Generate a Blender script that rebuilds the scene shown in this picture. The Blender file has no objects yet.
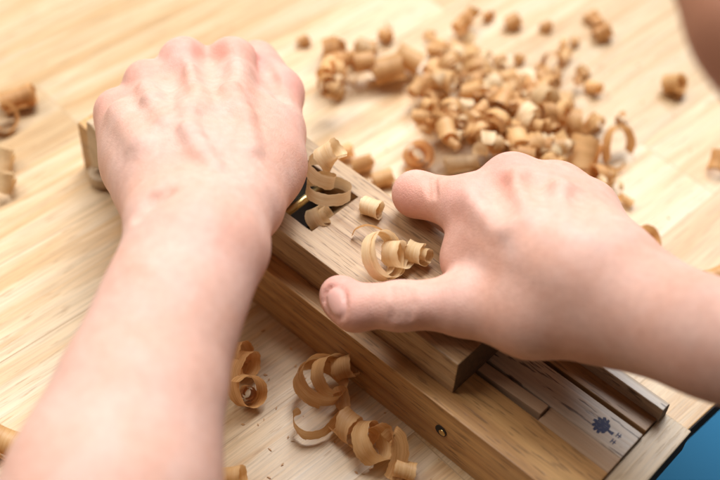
import bpy, bmesh, math, random
import numpy as np
from mathutils import Vector, Matrix

# ------------------------------------------------------------------ camera, light, exposure
S = 0.001                                   # the layout below is in millimetres
scene = bpy.context.scene
COL = scene.collection
TH, ROLL, DIST, FPX = math.radians(48.5), math.radians(-4.8), 520.0, 1200.0
_f = np.array([0, math.cos(TH), -math.sin(TH)]); _r = np.array([1., 0, 0]); _d = np.cross(_f, _r)
CR = math.cos(ROLL)*_r + math.sin(ROLL)*_d
CD = -math.sin(ROLL)*_r + math.cos(ROLL)*_d
CAM = -_f*DIST
cam_data = bpy.data.cameras.new('camera')
cam = bpy.data.objects.new('camera', cam_data); COL.objects.link(cam)
cam_data.sensor_width = 36; cam_data.lens = 60
cam_data.clip_start = 0.01; cam_data.clip_end = 50
cam.matrix_world = Matrix(((CR[0], -CD[0], -_f[0], CAM[0]*S), (CR[1], -CD[1], -_f[1], CAM[1]*S),
                           (CR[2], -CD[2], -_f[2], CAM[2]*S), (0, 0, 0, 1)))
cam_data.dof.use_dof = True
cam_data.dof.focus_distance = 0.452
cam_data.dof.aperture_fstop = 5.2
scene.camera = cam

world = bpy.data.worlds.new('World'); scene.world = world; world.use_nodes = True
bg = world.node_tree.nodes['Background']
# a room: bright and cool towards the windows beyond the table, dim and warm behind the person
wt = world.node_tree; wn = wt.nodes
w_tc = wn.new('ShaderNodeTexCoord'); w_dot = wn.new('ShaderNodeVectorMath'); w_dot.operation = 'DOT_PRODUCT'
w_dot.inputs[1].default_value = (0.0, 0.72, 0.69); wt.links.new(w_tc.outputs['Generated'], w_dot.inputs[0])
w_ramp = wn.new('ShaderNodeValToRGB'); w_ramp.color_ramp.elements[0].position = 0.0; w_ramp.color_ramp.elements[1].position = 1.0
w_ramp.color_ramp.elements[0].color = (0.34, 0.17, 0.08, 1); w_ramp.color_ramp.elements[1].color = (1.0, 0.97, 0.93, 1)
w_map = wn.new('ShaderNodeMapRange'); w_map.inputs['From Min'].default_value = -0.6; w_map.inputs['From Max'].default_value = 0.9
wt.links.new(w_dot.outputs['Value'], w_map.inputs['Value']); wt.links.new(w_map.outputs[0], w_ramp.inputs[0])
wt.links.new(w_ramp.outputs[0], bg.inputs['Color']); bg.inputs['Strength'].default_value = 0.2

def area(name, loc, target, sx, sy, power, color):
    L = bpy.data.lights.new(name, 'AREA'); L.shape = 'RECTANGLE'; L.size = sx; L.size_y = sy
    L.energy = power; L.color = color
    o = bpy.data.objects.new(name, L); COL.objects.link(o); o.location = loc
    o.rotation_euler = (Vector(target)-Vector(loc)).to_track_quat('-Z', 'Y').to_euler()
    return o
area('window_light', (0.5, 1.4, 1.8), (0.05, 0, 0), 1.1, 0.85, 40, (0.90, 0.95, 1.0))
area('skylight', (-0.1, 0.7, 1.95), (0, 0, 0), 1.0, 0.75, 40, (0.95, 0.97, 1.0))
area('side_window_light', (-1.05, 0.15, 1.6), (0, 0, 0), 0.9, 0.8, 17, (1.0, 0.97, 0.93))
scene.view_settings.view_transform = 'Standard'
scene.view_settings.look = 'None'
scene.view_settings.exposure = 0.0
scene.cycles.use_denoising = True

# ------------------------------------------------------------------ pixel <-> place helpers (photo is 720 x 480)
def ray(x, y):
    return CR*((x-360)/FPX) + CD*((y-240)/FPX) + _f
def at(x, y, z=0.0):                         # the point at height z (mm) seen at photo position x, y
    d = ray(x, y); return CAM + d*((z-CAM[2])/d[2])
def depth(P): return float(np.dot(np.asarray(P)-CAM, _f))
def proj(P):
    q = np.asarray(P, float)-CAM; w = q@_f
    return 360+FPX*(q@CR)/w, 240+FPX*(q@CD)/w
PHI = math.radians(-39.2)                    # long axis of the jig
LV = np.array([math.cos(PHI), math.sin(PHI), 0]); CV = np.array([-math.sin(PHI), math.cos(PHI), 0])
def jig(l, c, z): return LV*l + CV*c + np.array([0, 0, z])

# ------------------------------------------------------------------ materials
def new_mat(name):
    m = bpy.data.materials.new(name); m.use_nodes = True
    nt = m.node_tree
    return m, nt, nt.nodes, nt.links, nt.nodes['Principled BSDF']
def N(nt, t, **kw):
    n = nt.nodes.new(t)
    for k, v in kw.items():
        if k.startswith('i_'): n.inputs[k[2:].replace('_', ' ')].default_value = v
        else: setattr(n, k, v)
    return n
def ramp(nt, stops, interp='LINEAR'):
    r = nt.nodes.new('ShaderNodeValToRGB'); r.color_ramp.interpolation = interp
    e = r.color_ramp.elements
    while len(e) < len(stops): e.new(0.5)
    for i, (p, c) in enumerate(stops):
        e[i].position = p; e[i].color = (*c, 1) if len(c) == 3 else c
    return r
def math_n(nt, op, a, b=None):
    n = nt.nodes.new('ShaderNodeMath'); n.operation = op
    for i, v in enumerate((a, b)):
        if v is None: continue
        if isinstance(v, (int, float)): n.inputs[i].default_value = v
        else: nt.links.new(v, n.inputs[i])
    return n.outputs[0]
def mixc(nt, fac, a, b, mode='MIX'):
    n = nt.nodes.new('ShaderNodeMix'); n.data_type = 'RGBA'; n.blend_type = mode
    for sock, v in ((n.inputs[0], fac), (n.inputs[6], a), (n.inputs[7], b)):
        if isinstance(v, (int, float)): sock.default_value = v
        elif isinstance(v, tuple): sock.default_value = (*v, 1)
        else: nt.links.new(v, sock)
    return n.outputs[2]

def wood(name, light, dark, pore, rough=0.42, pores=0.6, fine=1.0, seed=0.0, rot=(0, 0, 0), spec=0.4, figure=1.0):
    """straight-grained timber, grain along the object's own x axis (mm)"""
    m, nt, nodes, links, b = new_mat(name)
    tc = N(nt, 'ShaderNodeTexCoord')
    mp0 = N(nt, 'ShaderNodeMapping'); mp0.inputs['Scale'].default_value = (1000, 1000, 1000)
    mp0.inputs['Location'].default_value = (seed*91, seed*37, seed*53); mp0.inputs['Rotation'].default_value = rot
    links.new(tc.outputs['Object'], mp0.inputs['Vector'])
    def stretched(sx, sy, sz, scale, detail=3.0, dist=0.0):
        mp = N(nt, 'ShaderNodeMapping'); mp.inputs['Scale'].default_value = (sx, sy, sz)
        links.new(mp0.outputs[0], mp.inputs['Vector'])
        n = N(nt, 'ShaderNodeTexNoise'); n.inputs['Scale'].default_value = scale
        n.inputs['Detail'].default_value = detail; n.inputs['Distortion'].default_value = dist
        links.new(mp.outputs[0], n.inputs['Vector']); return n.outputs['Fac']
    bands = stretched(0.006, 0.16*fine, 0.16*fine, 1.0, 3.0, 0.6)
    fibre = stretched(0.03, 1.3*fine, 1.3*fine, 1.0, 4.0)
    pore_n = stretched(0.085, 0.85*fine, 0.85*fine, 1.0, 2.5)
    r1 = ramp(nt, [(0.33, dark), (0.62, light)]); links.new(bands, r1.inputs[0])
    f2 = ramp(nt, [(0.3, (0.72,)*3), (0.65, (1.08,)*3)]); links.new(fibre, f2.inputs[0])
    c = mixc(nt, 0.75*figure, r1.outputs[0], f2.outputs[0], 'MULTIPLY')
    pr = ramp(nt, [(0.575, (0,)*3), (0.64, (1,)*3)]); links.new(pore_n, pr.inputs[0])
    c = mixc(nt, math_n(nt, 'MULTIPLY', pr.outputs[0], pores), c, pore)
    links.new(c, b.inputs['Base Color'])
    links.new(math_n(nt, 'ADD', math_n(nt, 'MULTIPLY', fibre, 0.25), rough-0.12), b.inputs['Roughness'])
    b.inputs['Specular IOR Level'].default_value = spec
    bp = N(nt, 'ShaderNodeBump'); bp.inputs['Strength'].default_value = 0.35; bp.inputs['Distance'].default_value = 0.0003
    links.new(math_n(nt, 'SUBTRACT', fibre, math_n(nt, 'MULTIPLY', pr.outputs[0], 0.5)), bp.inputs['Height'])
    links.new(bp.outputs[0], b.inputs['Normal'])
    return m

def plain(name, col, rough=0.5, metal=0.0, var=0.12, scale=60.0):
    m, nt, nodes, links, b = new_mat(name)
    tc = N(nt, 'ShaderNodeTexCoord'); n = N(nt, 'ShaderNodeTexNoise'); n.inputs['Scale'].default_value = scale
    n.inputs['Detail'].default_value = 4
    links.new(tc.outputs['Object'], n.inputs['Vector'])
    r = ramp(nt, [(0.3, tuple(c*(1-var) for c in col)), (0.7, tuple(min(1, c*(1+var)) for c in col))])
    links.new(n.outputs['Fac'], r.inputs[0]); links.new(r.outputs[0], b.inputs['Base Color'])
    links.new(math_n(nt, 'ADD', math_n(nt, 'MULTIPLY', n.outputs['Fac'], 0.15), rough-0.07), b.inputs['Roughness'])
    b.inputs['Metallic'].default_value = metal
    return m

M = {}
M['oak'] = wood('oak', (0.60, 0.345, 0.135), (0.40, 0.20, 0.068), (0.14, 0.068, 0.026), pores=0.55)
M['oak_pale'] = wood('pale_oak', (0.56, 0.44, 0.325), (0.46, 0.335, 0.235), (0.10, 0.06, 0.045), pores=0.9, fine=0.8, seed=3, rough=0.40, spec=0.6)
M['oak_plane'] = wood('weathered_oak', (0.50, 0.325, 0.175), (0.34, 0.19, 0.085), (0.14, 0.075, 0.036), pores=0.7, fine=1.6, seed=7)
M['oak_brown'] = wood('brown_oak', (0.43, 0.245, 0.11), (0.29, 0.15, 0.062), (0.12, 0.06, 0.03), seed=11)
M['infill'] = wood('pink_beige_wood', (0.47, 0.31, 0.19), (0.42, 0.26, 0.15), (0.3, 0.17, 0.1), pores=0.25, fine=1.6, seed=15, figure=0.5)
M['lip'] = wood('pale_wood', (0.62, 0.47, 0.31), (0.53, 0.38, 0.23), (0.3, 0.19, 0.1), pores=0.3, seed=19, rot=(0, 0, math.pi/2))
M['brass'] = plain('brass', (0.72, 0.52, 0.22), 0.28, 1.0, 0.08)
M['steel'] = plain('dark_steel', (0.05, 0.05, 0.055), 0.4, 0.9)
M['black'] = plain('black_edge', (0.008, 0.008, 0.008), 0.7)
M['black'].node_tree.nodes['Principled BSDF'].inputs['Specular IOR Level'].default_value = 0.15
M['ink'] = plain('navy_ink', (0.018, 0.022, 0.075), 0.7)
def ink_mat():
    m, nt, nodes, links, b = new_mat('worn_ink')
    tc = N(nt, 'ShaderNodeTexCoord'); mp = N(nt, 'ShaderNodeMapping'); mp.inputs['Scale'].default_value = (700, 2600, 700)
    links.new(tc.outputs['Object'], mp.inputs['Vector'])
    n = N(nt, 'ShaderNodeTexNoise'); n.inputs['Scale'].default_value = 1; n.inputs['Detail'].default_value = 3; links.new(mp.outputs[0], n.inputs['Vector'])
    r = ramp(nt, [(0.58, (0.018, 0.024, 0.08)), (0.78, (0.22, 0.19, 0.19))]); links.new(n.outputs['Fac'], r.inputs[0])
    links.new(r.outputs[0], b.inputs['Base Color']); b.inputs['Roughness'].default_value = 0.6
    return m
M['ink'] = ink_mat()
M['blue'] = plain('blue_floor', (0.06, 0.49, 0.98), 0.6, 0, 0.08, 3)
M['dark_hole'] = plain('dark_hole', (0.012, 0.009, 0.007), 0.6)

# table: glued staves, each with its own tone
def table_mat():
    m, nt, nodes, links, b = new_mat('butcher_block')
    tc = N(nt, 'ShaderNodeTexCoord')
    mp = N(nt, 'ShaderNodeMapping'); mp.inputs['Scale'].default_value = (1000, 1000, 1000)
    mp.inputs['Location'].default_value = (83, 17, 0)
    links.new(tc.outputs['Object'], mp.inputs['Vector'])
    br = N(nt, 'ShaderNodeTexBrick'); br.offset = 0.37; br.offset_frequency = 2
    br.inputs['Scale'].default_value = 1.0; br.inputs['Mortar Size'].default_value = 0.3
    br.inputs['Mortar Smooth'].default_value = 0.4
    br.inputs['Brick Width'].default_value = 310; br.inputs['Row Height'].default_value = 43
    br.inputs['Color1'].default_value = (0, 0, 0, 1); br.inputs['Color2'].default_value = (1, 1, 1, 1); br.inputs['Mortar'].default_value = (0.5, 0.5, 0.5, 1)
    links.new(mp.outputs[0], br.inputs['Vector'])
    rnd = br.outputs['Color']
    off = N(nt, 'ShaderNodeVectorMath'); off.operation = 'MULTIPLY_ADD'
    links.new(rnd, off.inputs[0]); off.inputs[1].default_value = (900, 400, 300); links.new(mp.outputs[0], off.inputs[2])
    def st(sx, sy, detail, dist=0.0):
        k = N(nt, 'ShaderNodeMapping'); k.inputs['Scale'].default_value = (sx, sy, sy)
        links.new(off.outputs[0], k.inputs['Vector'])
        n = N(nt, 'ShaderNodeTexNoise'); n.inputs['Scale'].default_value = 1.0; n.inputs['Detail'].default_value = detail
        n.inputs['Distortion'].default_value = dist
        links.new(k.outputs[0], n.inputs['Vector']); return n.outputs['Fac']
    bands = st(0.006, 0.10, 4, 0.8); fibre = st(0.045, 1.2, 5); pore = st(0.075, 0.8, 3)
    r1 = ramp(nt, [(0.34, (0.55, 0.335, 0.15)), (0.50, (0.63, 0.45, 0.26)), (0.68, (0.66, 0.50, 0.325))]); links.new(bands, r1.inputs[0])
    tone = ramp(nt, [(0.0, (0.84, 0.79, 0.71)), (0.5, (0.99, 0.98, 0.97)), (1.0, (1.08, 1.1, 1.13))]); links.new(rnd, tone.inputs[0])
    c = mixc(nt, 1.0, r1.outputs[0], tone.outputs[0], 'MULTIPLY')
    f2 = ramp(nt, [(0.36, (0.74,)*3), (0.58, (1.05,)*3)]); links.new(fibre, f2.inputs[0])
    c = mixc(nt, 0.7, c, f2.outputs[0], 'MULTIPLY')
    pr = ramp(nt, [(0.60, (0,)*3), (0.69, (1,)*3)]); links.new(pore, pr.inputs[0])
    c = mixc(nt, math_n(nt, 'MULTIPLY', pr.outputs[0], 0.55), c, (0.36, 0.19, 0.07))
    c = mixc(nt, math_n(nt, 'MULTIPLY', br.outputs['Fac'], 0.6), c, (0.30, 0.18, 0.08))
    links.new(c, b.inputs['Base Color'])
    links.new(math_n(nt, 'ADD', math_n(nt, 'MULTIPLY', fibre, 0.14), 0.34), b.inputs['Roughness'])
    b.inputs['Specular IOR Level'].default_value = 0.5
    bp = N(nt, 'ShaderNodeBump'); bp.inputs['Strength'].default_value = 0.3; bp.inputs['Distance'].default_value = 0.0003
    links.new(fibre, bp.inputs['Height']); links.new(bp.outputs[0], b.inputs['Normal'])
    return m
M['table'] = table_mat()

def shaving_mat(name, base, deep, transl=0.38):
    m, nt, nodes, links, b = new_mat(name)
    uv = N(nt, 'ShaderNodeUVMap'); oi = N(nt, 'ShaderNodeObjectInfo')
    off = N(nt, 'ShaderNodeVectorMath'); off.operation = 'ADD'
    cmb = N(nt, 'ShaderNodeCombineXYZ'); links.new(math_n(nt, 'MULTIPLY', oi.outputs['Random'], 300.0), cmb.inputs[0]); links.new(math_n(nt, 'MULTIPLY', oi.outputs['Random'], 77.0), cmb.inputs[1])
    links.new(uv.outputs[0], off.inputs[0]); links.new(cmb.outputs[0], off.inputs[1])
    def st(sx, sy, d):
        k = N(nt, 'ShaderNodeMapping'); k.inputs['Scale'].default_value = (sx, sy, 1); links.new(off.outputs[0], k.inputs['Vector'])
        n = N(nt, 'ShaderNodeTexNoise'); n.inputs['Scale'].default_value = 1.0; n.inputs['Detail'].default_value = d
        links.new(k.outputs[0], n.inputs['Vector']); return n.outputs['Fac']
    fib = st(0.12, 2.2, 4); slow = st(0.06, 0.25, 2)
    r = ramp(nt, [(0.3, deep), (0.66, base)]); links.new(fib, r.inputs[0])
    tone = ramp(nt, [(0.0, (0.84, 0.76, 0.68)), (0.5, (1, 1, 1)), (1.0, (1.14, 1.16, 1.2))]); links.new(oi.outputs['Random'], tone.inputs[0])
    c = mixc(nt, 1.0, r.outputs[0], tone.outputs[0], 'MULTIPLY')
    s2 = ramp(nt, [(0.35, (0.84, 0.78, 0.7)), (0.6, (1, 1, 1))]); links.new(slow, s2.inputs[0])
    c = mixc(nt, 0.8, c, s2.outputs[0], 'MULTIPLY')
    links.new(c, b.inputs['Base Color']); b.inputs['Roughness'].default_value = 0.5
    bp = N(nt, 'ShaderNodeBump'); bp.inputs['Strength'].default_value = 0.25; bp.inputs['Distance'].default_value = 0.0002
    links.new(fib, bp.inputs['Height']); links.new(bp.outputs[0], b.inputs['Normal'])
    tr = N(nt, 'ShaderNodeBsdfTranslucent'); links.new(c, tr.inputs['Color'])
    mx = N(nt, 'ShaderNodeMixShader'); mx.inputs[0].default_value = transl
    links.new(b.outputs[0], mx.inputs[1]); links.new(tr.outputs[0], mx.inputs[2])
    links.new(mx.outputs[0], nodes['Material Output'].inputs['Surface'])
    return m
M['shaving'] = shaving_mat('wood_shaving', (0.87, 0.60, 0.305), (0.76, 0.44, 0.165))
M['shaving_warm'] = shaving_mat('warm_wood_shaving', (0.82, 0.51, 0.23), (0.64, 0.33, 0.11))
M['shaving_pale'] = shaving_mat('pale_wood_shaving', (0.90, 0.73, 0.48), (0.82, 0.59, 0.31))

def skin_mat(name, dark=1.0):
    m, nt, nodes, links, b = new_mat(name)
    tc = N(nt, 'ShaderNodeTexCoord')
    mp = N(nt, 'ShaderNodeMapping'); mp.inputs['Scale'].default_value = (1000,)*3; links.new(tc.outputs['Object'], mp.inputs['Vector'])
    def noise(s, d=3, dist=0.0):
        n = N(nt, 'ShaderNodeTexNoise'); n.inputs['Scale'].default_value = s; n.inputs['Detail'].default_value = d; n.inputs['Distortion'].default_value = dist
        links.new(mp.outputs[0], n.inputs['Vector']); return n.outputs['Fac']
    blot = noise(0.055, 3, 0.5); mott = noise(0.35, 3)
    ar = N(nt, 'ShaderNodeAttribute'); ar.attribute_name = 'red'
    an = N(nt, 'ShaderNodeAttribute'); an.attribute_name = 'nail'
    av = N(nt, 'ShaderNodeAttribute'); av.attribute_name = 'vein'
    k = dark
    r = ramp(nt, [(0.35, (0.70*k, 0.395*k, 0.295*k)), (0.65, (0.72*k, 0.45*k, 0.36*k))]); links.new(blot, r.inputs[0])
    mr = ramp(nt, [(0.3, (0.93, 0.90, 0.89)), (0.7, (1.03, 1.04, 1.04))]); links.new(mott, mr.inputs[0])
    c = mixc(nt, 1.0, r.outputs[0], mr.outputs[0], 'MULTIPLY')
    c = mixc(nt, ar.outputs['Fac'], c, (0.74*k, 0.28*k, 0.235*k))
    c = mixc(nt, math_n(nt, 'MULTIPLY', av.outputs['Fac'], 0.16), c, (0.47*k, 0.39*k, 0.36*k))
    c = mixc(nt, an.outputs['Fac'], c, (0.70*k, 0.40*k, 0.335*k))
    links.new(c, b.inputs['Base Color'])
    links.new(math_n(nt, 'SUBTRACT', math_n(nt, 'ADD', math_n(nt, 'MULTIPLY', mott, 0.2), 0.46), math_n(nt, 'MULTIPLY', an.outputs['Fac'], 0.12)), b.inputs['Roughness'])
    b.inputs['Specular IOR Level'].default_value = 0.3
    b.inputs['Subsurface Weight'].default_value = 0.16
    b.inputs['Subsurface Radius'].default_value = (1.0, 0.35, 0.2); b.inputs['Subsurface Scale'].default_value = 0.0028
    vo = N(nt, 'ShaderNodeTexVoronoi'); vo.feature = 'DISTANCE_TO_EDGE'; vo.inputs['Scale'].default_value = 0.85
    wv = N(nt, 'ShaderNodeVectorMath'); wv.operation = 'MULTIPLY_ADD'
    nn = N(nt, 'ShaderNodeTexNoise'); nn.inputs['Scale'].default_value = 0.6; links.new(mp.outputs[0], nn.inputs['Vector'])
    links.new(nn.outputs['Color'], wv.inputs[0]); wv.inputs[1].default_value = (1.6, 1.6, 1.6); links.new(mp.outputs[0], wv.inputs[2])
    links.new(wv.outputs[0], vo.inputs['Vector'])
    cr = ramp(nt, [(0.0, (0,)*3), (0.22, (1,)*3)]); links.new(vo.outputs['Distance'], cr.inputs[0])
    fine = noise(1.6, 4)
    h = math_n(nt, 'ADD', math_n(nt, 'MULTIPLY', cr.outputs[0], 0.22), math_n(nt, 'MULTIPLY', fine, 0.8))
    h = math_n(nt, 'MULTIPLY', h, math_n(nt, 'SUBTRACT', 1.0, an.outputs['Fac']))
    bp = N(nt, 'ShaderNodeBump'); bp.inputs['Strength'].default_value = 0.55; bp.inputs['Distance'].default_value = 0.0003
    links.new(h, bp.inputs['Height']); links.new(bp.outputs[0], b.inputs['Normal'])
    return m
M['skin'] = skin_mat('skin')
M['skin_brown'] = plain('brown_skin', (0.46, 0.20, 0.115), 0.55, 0, 0.08, 20)

# ------------------------------------------------------------------ object helpers
def empty(name, loc=(0, 0, 0), rz=0.0):
    o = bpy.data.objects.new(name, None); COL.objects.link(o); o.location = Vector(loc)*S; o.rotation_euler.z = rz
    o.empty_display_size = 0.02
    return o
def tag(o, label=None, cat=None, group=None, kind=None):
    for k, v in (('label', label), ('category', cat), ('group', group), ('kind', kind)):
        if v: o[k] = v
    return o
def link_mesh(name, me, mat, parent=None):
    o = bpy.data.objects.new(name, me); COL.objects.link(o)
    if mat: me.materials.append(mat)
    o.parent = parent
    return o
def from_bm(name, bm, mat, parent=None, smooth=False):
    me = bpy.data.meshes.new(name)
    bmesh.ops.recalc_face_normals(bm, faces=bm.faces)
    for f in bm.faces: f.smooth = smooth
    bm.to_mesh(me); bm.free()
    return link_mesh(name, me, mat, parent)
def prism(bm, pts, lo, hi, axis=1):
    """extrude a closed polygon (pts in the two other axes, mm) between lo and hi along axis"""
    def mk(p, t):
        v = [0, 0, 0]; o = [a for a in (0, 1, 2) if a != axis]
        v[o[0]], v[o[1]], v[axis] = p[0], p[1], t
        return bm.verts.new(Vector(v)*S)
    A = [mk(p, lo) for p in pts]; B = [mk(p, hi) for p in pts]
    bm.faces.new(A); bm.faces.new(B[::-1])
    n = len(pts)
    for i in range(n): bm.faces.new((A[i], A[(i+1) % n], B[(i+1) % n], B[i]))
def box(bm, x0, x1, y0, y1, z0, z1): prism(bm, [(x0, z0), (x1, z0), (x1, z1), (x0, z1)], y0, y1, 1)
def bevel(bm, w=0.4, seg=2):
    bmesh.ops.recalc_face_normals(bm, faces=bm.faces)
    es = [e for e in bm.edges if len(e.link_faces) == 2 and e.calc_face_angle(0) > 0.5]
    bmesh.ops.bevel(bm, geom=es, offset=w*S, segments=seg, profile=0.6, affect='EDGES', clamp_overlap=True)
def block(name, mat, parent, dims, w=0.4):
    bm = bmesh.new(); box(bm, *dims); bevel(bm, w); return from_bm(name, bm, mat, parent)
def rod(bm, a, b, r, n=24):
    a, b = Vector(a), Vector(b); d = (b-a).normalized(); u = d.orthogonal().normalized(); v = d.cross(u)
    A = [bm.verts.new((a+u*r*math.cos(t)+v*r*math.sin(t))*S) for t in [2*math.pi*i/n for i in range(n)]]
    B = [bm.verts.new((b+u*r*math.cos(t)+v*r*math.sin(t))*S) for t in [2*math.pi*i/n for i in range(n)]]
    bm.faces.new(A); bm.faces.new(B[::-1])
    for i in range(n): bm.faces.new((A[i], A[(i+1) % n], B[(i+1) % n], B[i]))

# ------------------------------------------------------------------ setting: floor, table
bm = bmesh.new(); box(bm, -3000, 3000, -3000, 3000, -740, -730)
fl = from_bm('floor', bm, plain('grey_floor', (0.16, 0.14, 0.12), 0.6, 0, 0.1, 3)); tag(fl, kind='structure')
mp_ = at(700, 470, -725)
bm = bmesh.new(); box(bm, mp_[0]-230, mp_[0]+330, mp_[1]-260, mp_[1]+260, -729.9, -722); bevel(bm, 2)
mt_ = from_bm('floor_mat', bm, M['blue']); tag(mt_, 'bright blue out of focus mat on the floor below the table edge', 'mat')
TPHI = math.radians(-43.4)                   # table edge direction: its x axis (grain) runs along the edge
tdir = TPHI + math.pi/2
e0 = at(690, 428, 0)
tb = empty('work_table', (e0[0], e0[1], 0), tdir)
tag(tb, 'pale butcher block work table with a black edge under everything', 'table')
# local x along the edge (away from the viewer), local y into the table
bm = bmesh.new(); box(bm, -330, 760, 0, 800, -3.2, 0); bevel(bm, 0.5); from_bm('table_top', bm, M['table'], tb)
bm = bmesh.new(); box(bm, -329.5, 759.5, 0.6, 799, -17, -3.2); bevel(bm, 0.5); from_bm('black_edge', bm, M['black'], tb)
for lx, ly in ((-300, 60), (730, 60), (-300, 740), (730, 740)):
    block('leg', M['black'], tb, (lx-20, lx+20, ly-20, ly+20, -730, -17), 1)

# ------------------------------------------------------------------ the jig the plane slides on
jg = empty('planing_jig', (0, 0, 0), PHI)
tag(jg, 'long oak planing jig with grooved rails and a tree stamp lying on the table', 'woodworking jig')
L0, L1 = -117.0, 149.5
block('front_rail', M['oak'], jg, (L0, L1, -56.5, -36, 0, 27), 0.5)
block('base', M['oak_brown'], jg, (L0+8, L1-0.3, -36, 0.5, 0.2, 15), 0.4)
block('channel_floor', M['oak_brown'], jg, (L0+8, 118.6, -35.9, -28.1, 15, 23.5), 0.2)
block('infill_strip', M['infill'], jg, (118.7, L1-0.1, -35.98, -28.02, 15, 26.85), 0.25)
block('stamped_plank', M['oak_pale'], jg, (L0+8, L1-0.05, -28, -14, 15, 27), 0.35)
block('groove_floor', M['oak_brown'], jg, (L0+8, L1-0.4, -14, -12, 15, 21), 0.2)
block('inner_rail', M['oak_brown'], jg, (L0+8, L1-0.2, -12, -4.6, 15, 26.7), 0.3)
bm = bmesh.new()                              # guide rail with a rounded outer shoulder
pts = [(-4.6, 15), (0.8, 15), (0.8, 30.4)] + [(0.8-2.6*(1-math.cos(t)), 30.4+2.6*math.sin(t)) for t in (0.4, 0.8, 1.2, 1.57)] + [(-4.6, 33)]
prism(bm, pts, L0+12, L1+0.6, 0); bevel(bm, 0.25); from_bm('guide_rail', bm, M['oak_pale'], jg)
block('end_lip', M['lip'], jg, (L1, 161, -56.4, 0.9, 12.5, 25.2), 0.5)
# blank lying in the channel, thicker towards its end
bm = bmesh.new(); prism(bm, [(86, 23.5), (118.2, 23.5), (118.2, 28.7), (86, 26.6)], -34.3, -29.4, 1); bevel(bm, 0.3)
sb = from_bm('wood_blank', bm, M['infill']); sb.location = (0, 0, 0); sb.rotation_euler.z = PHI
tag(sb, 'thin pinkish square wooden blank lying in the jig groove near the tree stamp', 'wood strip')
# pin hole in the front face
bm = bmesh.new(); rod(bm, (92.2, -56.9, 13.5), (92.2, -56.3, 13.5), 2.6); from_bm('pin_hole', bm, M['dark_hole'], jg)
bm = bmesh.new(); rod(bm, (92.9, -57.15, 13.2), (92.9, -56.3, 13.2), 1.5); bevel(bm, 0.3); from_bm('metal_pin', bm, M['brass'], jg)
# tree stamp
def stamp():
    bm = bmesh.new(); z0, z1 = 26.98, 27.03
    def poly(pts): prism(bm, [(x, y) for x, y in pts], z0, z1, 2)
    # local: u towards the crown, v across; crown points away from the jig's end
    ox, oy = 138.6, -21.6
    lobes = [(-1.0, 0.5), (-0.6, 2.2), (0.4, 3.0), (0.7, 2.5), (1.2, 4.2), (2.2, 4.4), (2.2, 3.4), (3.4, 4.4), (4.4, 3.8), (3.9, 2.8), (5.4, 2.9),
             (6.0, 2.0), (5.0, 1.3), (6.6, 0.7), (6.6, -0.5), (5.2, -0.6), (6.0, -1.8), (5.2, -2.8), (4.2, -2.0), (4.3, -3.6), (3.3, -4.1), (2.6, -2.8), (2.1, -4.2),
             (1.1, -4.0), (0.9, -2.6), (0.2, -3.0), (-0.6, -2.2), (-0.8, -0.5)]
    poly([(ox-u*0.86, oy+v*0.9) for u, v in lobes][::-1])
    poly([(ox+0.7, oy-0.45), (ox+3.0, oy-0.8), (ox+3.0, oy+0.8), (ox+0.7, oy+0.45)])
    # small characters under the trunk, reading across the plank
    def bar(x0, x1, y0, y1): poly([(x0, y0), (x1, y0), (x1, y1), (x0, y1)])
    gx = ox+4.0
    for gy in (oy-2.6, oy+0.9):
        bar(gx, gx+0.4, gy-1.1, gy+1.1); bar(gx+1.0, gx+1.4, gy-1.1, gy+1.1)
        bar(gx+0.4, gx+1.0, gy-0.2, gy+0.25); bar(gx+1.4, gx+1.9, gy-0.25, gy+0.2)
    o = from_bm('tree_stamp', bm, M['ink'], jg)
stamp()
# far end: upright wedge and round foot in front of the rail
def on_face(x, y, c):                         # (l, z) where the photo position meets the upright plane at c
    d = ray(x, y); t = (c-CAM@CV)/(d@CV); P = CAM+d*t; return P@LV, P[2]
bm = bmesh.new()
prism(bm, [on_face(x, y, -59.5) for x, y in ((87, 121), (91, 123.5), (98, 133), (107, 165), (93, 168), (89, 150))], -60, -56.5, 1); bevel(bm, 0.4)
from_bm('end_wedge', bm, M['lip'], jg)
fp = at(103, 171, 7)
bm = bmesh.new(); rod(bm, (fp@LV, fp@CV, 2.0), (fp@LV, fp@CV, 7.5), 6.4, 32); bevel(bm, 0.7); from_bm('round_foot', bm, M['lip'], jg)

# ------------------------------------------------------------------ the plane
pl = empty('hand_plane', (0, 0, 27.15), PHI)
tag(pl, 'oak hand plane with an open shaving mouth and brass rod, held under both hands', 'hand plane')
P0, P1, PC0, PC1, PZ = -92.0, 89.5, -49.2, -5.0, 17.9
bm = bmesh.new(); box(bm, P0, P1, PC0, PC1, 0, PZ); bevel(bm, 0.5)
body = from_bm('plane_body', bm, M['oak_plane'], pl)
bm = bmesh.new(); prism(bm, [(-5.8, -1), (-2.2, -1), (-2.2, 1.5), (10, PZ+1), (-25, PZ+1), (-5.8, 1.5)], PC0+8.2, PC1-9.6, 1)
cut = from_bm('mouth_cut', bm, None)
cut.parent = pl
md = body.modifiers.new('mouth', 'BOOLEAN'); md.object = cut; md.solver = 'EXACT'
bpy.context.view_layer.update()
me2 = bpy.data.meshes.new_from_object(body.evaluated_get(bpy.context.evaluated_depsgraph_get()))
body.modifiers.clear(); body.data = me2
bpy.data.objects.remove(cut)
M['shaded_end_grain'] = plain('shaded_end_grain', (0.115, 0.066, 0.036), 0.7, 0, 0.3, 900)  # end grain, with the shade on these ends put into the colour
def end_faces(o, sgn=1, lim=0.9, mat='shaded_end_grain'):
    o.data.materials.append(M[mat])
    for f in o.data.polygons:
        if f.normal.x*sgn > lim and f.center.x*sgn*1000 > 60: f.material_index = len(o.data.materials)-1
end_faces(body)
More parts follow.
